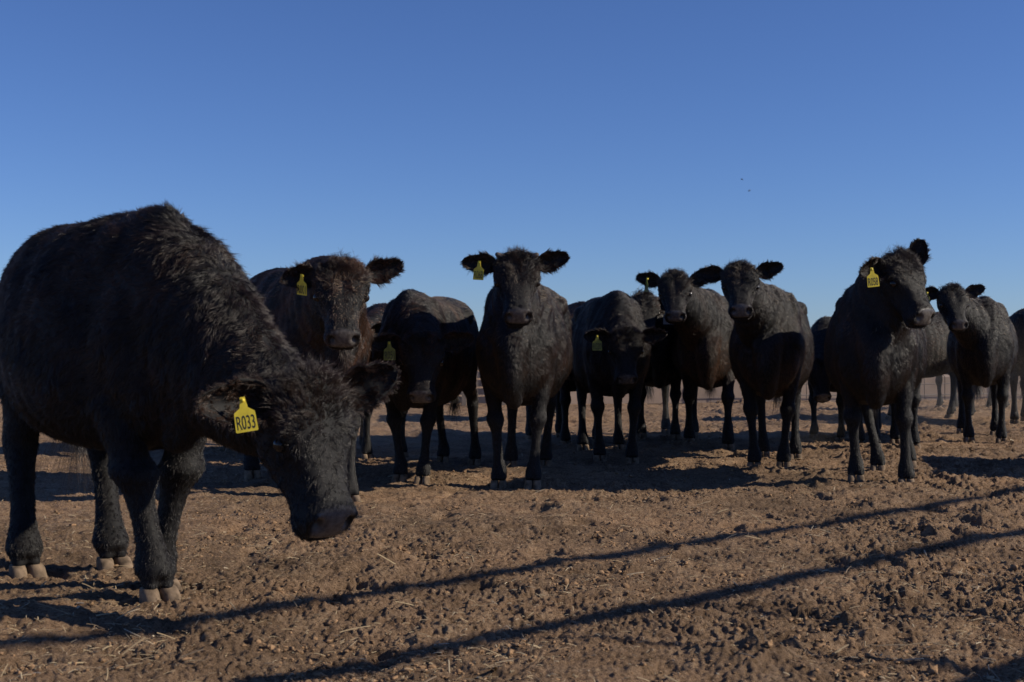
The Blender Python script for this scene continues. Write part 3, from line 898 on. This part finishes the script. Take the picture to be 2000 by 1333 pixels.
def fly(p, yaw, pitch, label):
    r_ = bpy.data.objects.new('fly', None); COL.objects.link(r_); r_.location = p; r_.rotation_euler = (0, radians(pitch), radians(yaw)); r_.scale = (.6, .6, .6)
    tag(r_, label, 'fly', 'flies in the air above the cattle')
    b = MB(); b.add(*ellipsoid((0, 0, 0), np.eye(3), (.0030, .0018, .0017), 10)); b.add(*ellipsoid((.0033, 0, 0), np.eye(3), (.0012, .0014, .0013), 8)); b.add(*ellipsoid((-.0032, 0, -.0003), np.eye(3), (.0030, .0015, .0014), 8))
    b.build('body', M['fly'], r_)
    for q in (-1, 1):
        w = MB(); w.add(*ellipsoid((-.0030, q * .0032, .0016), np.array([[.8, q * -.6, 0], [q * .6, .8, 0], [0, 0, 1.]]), (.0044, .0017, .0001), 10)); w.build('wing', M['fly'], r_)
fly((.54, 3.0, .85 + (685 - 351) / 2500 * 3.0), 15, 20, 'higher and smaller speck of a fly in the blue sky')
fly((.482, 2.6, .85 + (685 - 373) / 2500 * 2.6), 200, 28, 'lower and darker fly in the blue sky')

# ------------------------------------------------------------------ build: cattle (world metres; heading 0 = towards the camera, + = towards the viewer's right)
E_OUT = dict(dir=(-.22, .95, .0), open=(.35, 0, .9))
E_DRP = dict(dir=(-.02, .95, -.20), open=(.45, .1, .85))
COWS = [
 dict(label='large black cow nearest the camera, head lowered to the dirt, tag R033', scale=1.055, front=(-1.24, 4.50), heading=37, feet=[(-1.20, 4.36), (-1.265, 4.62), (-1.87, 4.94), (-1.56, 5.02)],
      poll=(-.615, 3.98, .745), yaw=46, pitch=66, roll=0, head=1.04, hw=.92, back=.02, seed=1, voxel=.0095, smooth=9, dens=62000, hr=.00050, hlen=.80, shag=.26, rust=.06, tuft=3000, fat=1.06, neck=1.12, deep=.025, legw=1.36,
      ear_r=dict(dir=(-.05, .93, -.20), open=(.25, .15, .9), cup=1.1), ear_l=dict(dir=(-.22, .78, .50), open=(.35, -.35, .75), len=.190),
      tag=dict(text='R033', yaw=8, roll=9, tilt=-5, t=.42, size=1.02), tail=.16, dusty=.004),
 dict(label='dark brown black cow with a broad dusty face and tag R001', scale=1.09, front=(-1.10, 7.55), heading=26, feet=[None, (-.93, 7.40), None, None],
      poll=(-.93, 6.98, 1.31), yaw=14, pitch=64, head=.96, seed=2, lock=.3, shag=.14, dens=48000, hlen=.85, rust=.20, neck=1.15, dusty=.10, dusty_face=True,
      ear_r=dict(dir=(.05, .85, -.15), open=(.55, .35, .75), len=.18), ear_l=dict(dir=(-.30, .93, .05)), tag=dict(text='R001', yaw=-34, roll=-8, t=.34, tilt=10)),
 dict(label='black cow with its head lowered in shade, tag R051', scale=.97, front=(-.66, 8.30), heading=-11, feet=[(-.73, 8.32), (-.58, 8.26), (-.52, 9.62), (-.28, 9.55)],
      poll=(-.55, 7.78, .93), yaw=-2, pitch=72, head=.96, seed=3, lock=.25, hlen=.75, dens=40000, rust=.12, neck=1.1, ear_r=dict(dir=(.0, .95, .10)), ear_l=dict(dir=(-.2, .95, .0)), tag=dict(shaded=True, text='R051', yaw=0, roll=2, t=.40), dusty=.02),
 dict(label='black cow with small horn buds facing the camera, ears straight out, tag R068', scale=1.03, front=(.03, 8.02), heading=-7, feet=[(-.085, 8.06), (.13, 7.96), (-.01, 9.28), (.24, 9.30)],
      poll=(.030, 7.75, 1.415), yaw=5, pitch=60, head=.94, seed=4, fat=.80, dens=48000, rust=.07, horns=True, dusty=.09, ear_r=dict(dir=(-.10, .95, -.02), open=(.45, 0, .85)), ear_l=dict(dir=(-.28, .92, .06)), tag=dict(text='R068', yaw=-28, roll=-4, t=.45)),
 dict(label='black calf with head down and dark face in shade, tag R020', scale=1.02, front=(.80, 9.80), heading=3, feet=[(.675, 9.85), (.915, 9.75), None, None],
      poll=(.84, 9.42, .985), yaw=3, pitch=74, head=.88, seed=5, fat=.84, dens=34000, rust=.06, ear_r=dict(dir=(-.05, .95, -.05)), ear_l=dict(dir=(-.12, .95, .04)), tag=dict(shaded=True, text='R020', yaw=0, roll=0, t=.50)),
 dict(label='black cow with an upright tuft and brown brisket, head touching its neighbour\'s ear', scale=1.08, front=(1.70, 11.10), heading=-10, feet=[(1.57, 11.35), (1.83, 10.85), None, None],
      poll=(1.33, 10.45, 1.46), yaw=-5, pitch=55, head=.86, seed=6, dens=34000, rust=.10, patch=[(.58, .72, .22, .40)], tuft=2500, tuftdir=(0, -.4, 1.2), dusty=.03, ear_r=dict(dir=(-.2, .95, .05)), tag=dict(shaded=True, text='R0', yaw=-74, roll=-8, t=.45)),
 dict(label='black cow with a pale lick of hair on its forehead and one foreleg forward', scale=1.04, front=(1.88, 9.36), heading=-14, feet=[(1.77, 9.36), (1.98, 9.34), (2.02, 10.30), (2.26, 10.22)],
      poll=(1.59, 8.92, 1.43), yaw=-8, pitch=50, head=.86, seed=7, fat=.84, lick=[(.065, .01, .014)], dens=40000, rust=.07, patch=[(.55, .68, .16, .25)], dusty=.06, tuft=2500, ear_r=dict(dir=(-.05, .95, -.05)), ear_l=dict(dir=(-.30, .90, .10))),
 dict(label='black cow looking off to the right with one ear up, tag R058', scale=1.03, front=(2.27, 8.0), heading=-15, feet=[(2.17, 8.08), (2.44, 7.93), (2.54, 8.90), (2.82, 9.1)],
      poll=(2.35, 7.68, 1.41), yaw=34, pitch=55, head=.98, seed=8, fat=.86, dens=48000, rust=.06, tuft=2500, dusty=.04, neck=1.12, ear_r=dict(dir=(.14, .9, -.30), open=(.3, .3, .85), len=.19), ear_l=dict(dir=(-.75, .35, .55), open=(.42, -.78, .48), len=.18), tag=dict(text='R058', yaw=5, roll=6, t=.66)),
 dict(label='black cow on the right side looking at the camera, no cattle in front of it', scale=1.06, front=(4.43, 12.0), heading=-17, feet=[(4.30, 12.05), (4.58, 11.98), None, None],
      poll=(4.00, 11.6, 1.41), yaw=2, pitch=54, head=.88, seed=9, fat=.84, voxel=.015, dens=9000, hr=.0013, rust=.06, dusty=.06, ear_r=dict(dir=(-.1, .95, -.05)), ear_l=dict(dir=(-.30, .92, .10)), tag=dict(shaded=True, yaw=-62, t=.5, side=-1)),
 dict(label='dusty black cow showing only its face and grey tag behind the tufted cow', scale=1.05, front=(1.36, 11.9), heading=-2, poll=(1.17, 11.3, 1.33), yaw=10, pitch=58, head=.9, seed=10, voxel=.015, dens=8000, hr=.0013, rust=.10, dusty=.05,
      ear_l=dict(dir=(.35, .75, -.3)), tag=dict(grey=True, yaw=0, side=1, t=.6, size=1.5)),
 dict(label='black cow mostly hidden behind the horn-budded cow, flank and legs showing', scale=1.0, front=(.62, 11.3), heading=18, poll=(.42, 10.8, 1.0), yaw=10, pitch=70, seed=11, voxel=.016, dens=7000, hr=.0014, rust=.2),
 dict(label='reddish brown cow, back just showing between R001 and R051', scale=.95, front=(-.98, 9.9), heading=25, poll=(-1.14, 9.3, 1.02), yaw=10, pitch=60, seed=12, voxel=.016, dens=7000, hr=.0014, rust=.42),
 dict(label='brown cow, only a sliver of back showing over the nearest cow\'s neck', scale=1.04, front=(-2.25, 10.7), heading=-15, poll=(-2.35, 10.1, 1.1), yaw=0, pitch=65, seed=13, voxel=.018, dens=6000, hr=.0015, rust=.42),
 dict(label='black cow grazing behind two others, grey tag by its lowered head', scale=.92, front=(3.02, 12.3), heading=-38, poll=(2.84, 11.75, .74), yaw=0, pitch=66, seed=14, voxel=.016, dens=7000, hr=.0014, rust=.08, tag=dict(grey=True, yaw=0, t=.6, size=1.3)),
 dict(label='black cow half hidden behind the cow that looks right', scale=1.06, front=(3.26, 10.9), heading=-8, poll=(3.08, 10.4, 1.28), yaw=5, pitch=66, seed=15, voxel=.016, dens=8000, hr=.0013, rust=.08),
 dict(label='dusty dark cow turned sideways in the haze between R058 and the right cow', scale=1.06, front=(4.75, 15.7), heading=-62, poll=(4.2, 15.3, 1.15), yaw=-50, pitch=55, seed=16, voxel=.018, dens=5000, hr=.0016, rust=.25),
 dict(label='black cow cut off by the right edge, rump turned to the camera', scale=1.06, front=(6.42, 15.6), heading=152, poll=(6.9, 16.5, 1.3), yaw=150, pitch=40, seed=17, voxel=.018, dens=6000, hr=.0015, rust=.12, dusty=.06),
 dict(label='farthest dark cow, legs showing under the right cow', scale=1.0, front=(6.2, 18.3), heading=-65, poll=(5.7, 18.1, 1.2), yaw=-50, pitch=55, seed=18, voxel=.02, dens=3000, hr=.002, rust=.3),
 dict(label='distant brown cow with pale legs behind the horn-budded cow', scale=.95, front=(.46, 15.4), heading=5, poll=(.36, 15.0, 1.1), yaw=0, pitch=60, seed=19, voxel=.02, dens=3000, hr=.002, rust=.45),
 dict(label='black cow just outside the right of the view, casting its shadow into the pen', scale=1.05, front=(5.25, 8.7), heading=-12, poll=(5.15, 8.2, 1.35), yaw=0, pitch=60, seed=20, voxel=.02, dens=3000, hr=.002),
]
ONLY = None
for i, c in enumerate(COWS):
    if ONLY is None or i in ONLY: make_cow(c)

# ------------------------------------------------------------------ dust kicked up by the hooves, hanging low behind the front row
def dust(lo, hi, dens, seed):
    c = (np.array(lo) + hi) / 2; h = (np.array(hi) - lo) / 2
    v, f = ellipsoid((0, 0, 0), np.eye(3), h, 32)
    m = bpy.data.materials.new('hanging_dust'); m.use_nodes = True; nt = m.node_tree
    nt.nodes.remove(nt.nodes['Principled BSDF'])
    pv = nt.nodes.new('ShaderNodeVolumePrincipled'); pv.inputs['Color'].default_value = (.90, .78, .64, 1)
    tc = nd(nt, 'ShaderNodeTexCoord')
    mp = nd(nt, 'ShaderNodeMapping'); mp.inputs['Scale'].default_value = tuple(1 / h); nt.links.new(tc.outputs['Object'], mp.inputs['Vector'])
    ln = nd(nt, 'ShaderNodeVectorMath', operation='LENGTH'); nt.links.new(mp.outputs[0], ln.inputs[0])
    mr = nd(nt, 'ShaderNodeMapRange', interpolation_type='SMOOTHSTEP'); mr.inputs['From Min'].default_value = 1.0; mr.inputs['From Max'].default_value = .0; nt.links.new(ln.outputs['Value'], mr.inputs['Value'])
    n = nd(nt, 'ShaderNodeTexNoise'); n.inputs['Scale'].default_value = 1.6; n.inputs['Detail'].default_value = 3; nt.links.new(tc.outputs['Object'], n.inputs['Vector'])
    nr = nd(nt, 'ShaderNodeMapRange'); nr.inputs['From Min'].default_value = .38; nr.inputs['From Max'].default_value = .62; nr.inputs['To Max'].default_value = dens; nt.links.new(n.outputs['Fac'], nr.inputs['Value'])
    mu = nd(nt, 'ShaderNodeMath', operation='MULTIPLY'); nt.links.new(mr.outputs[0], mu.inputs[0]); nt.links.new(nr.outputs[0], mu.inputs[1])
    nt.links.new(mu.outputs[0], pv.inputs['Density']); nt.links.new(pv.outputs[0], nt.nodes['Material Output'].inputs['Volume'])
    o = mesh_from('dust', v, f, m, smooth=False); o.location = c
    tag(o, seed, 'dust', kind='stuff')
dust((-3.0, 9.2, -.5), (1.0, 12.5, .75), .10, 'faint low dust around the legs behind the cow tagged R051')
dust((.6, 10.6, -.5), (3.4, 13.6, .8), .20, 'brown dust hanging at the hooves behind the tufted cow')
dust((2.6, 12.6, -.6), (8.0, 19.5, 1.5), .15, 'pale dust drifting round the distant cattle on the right')
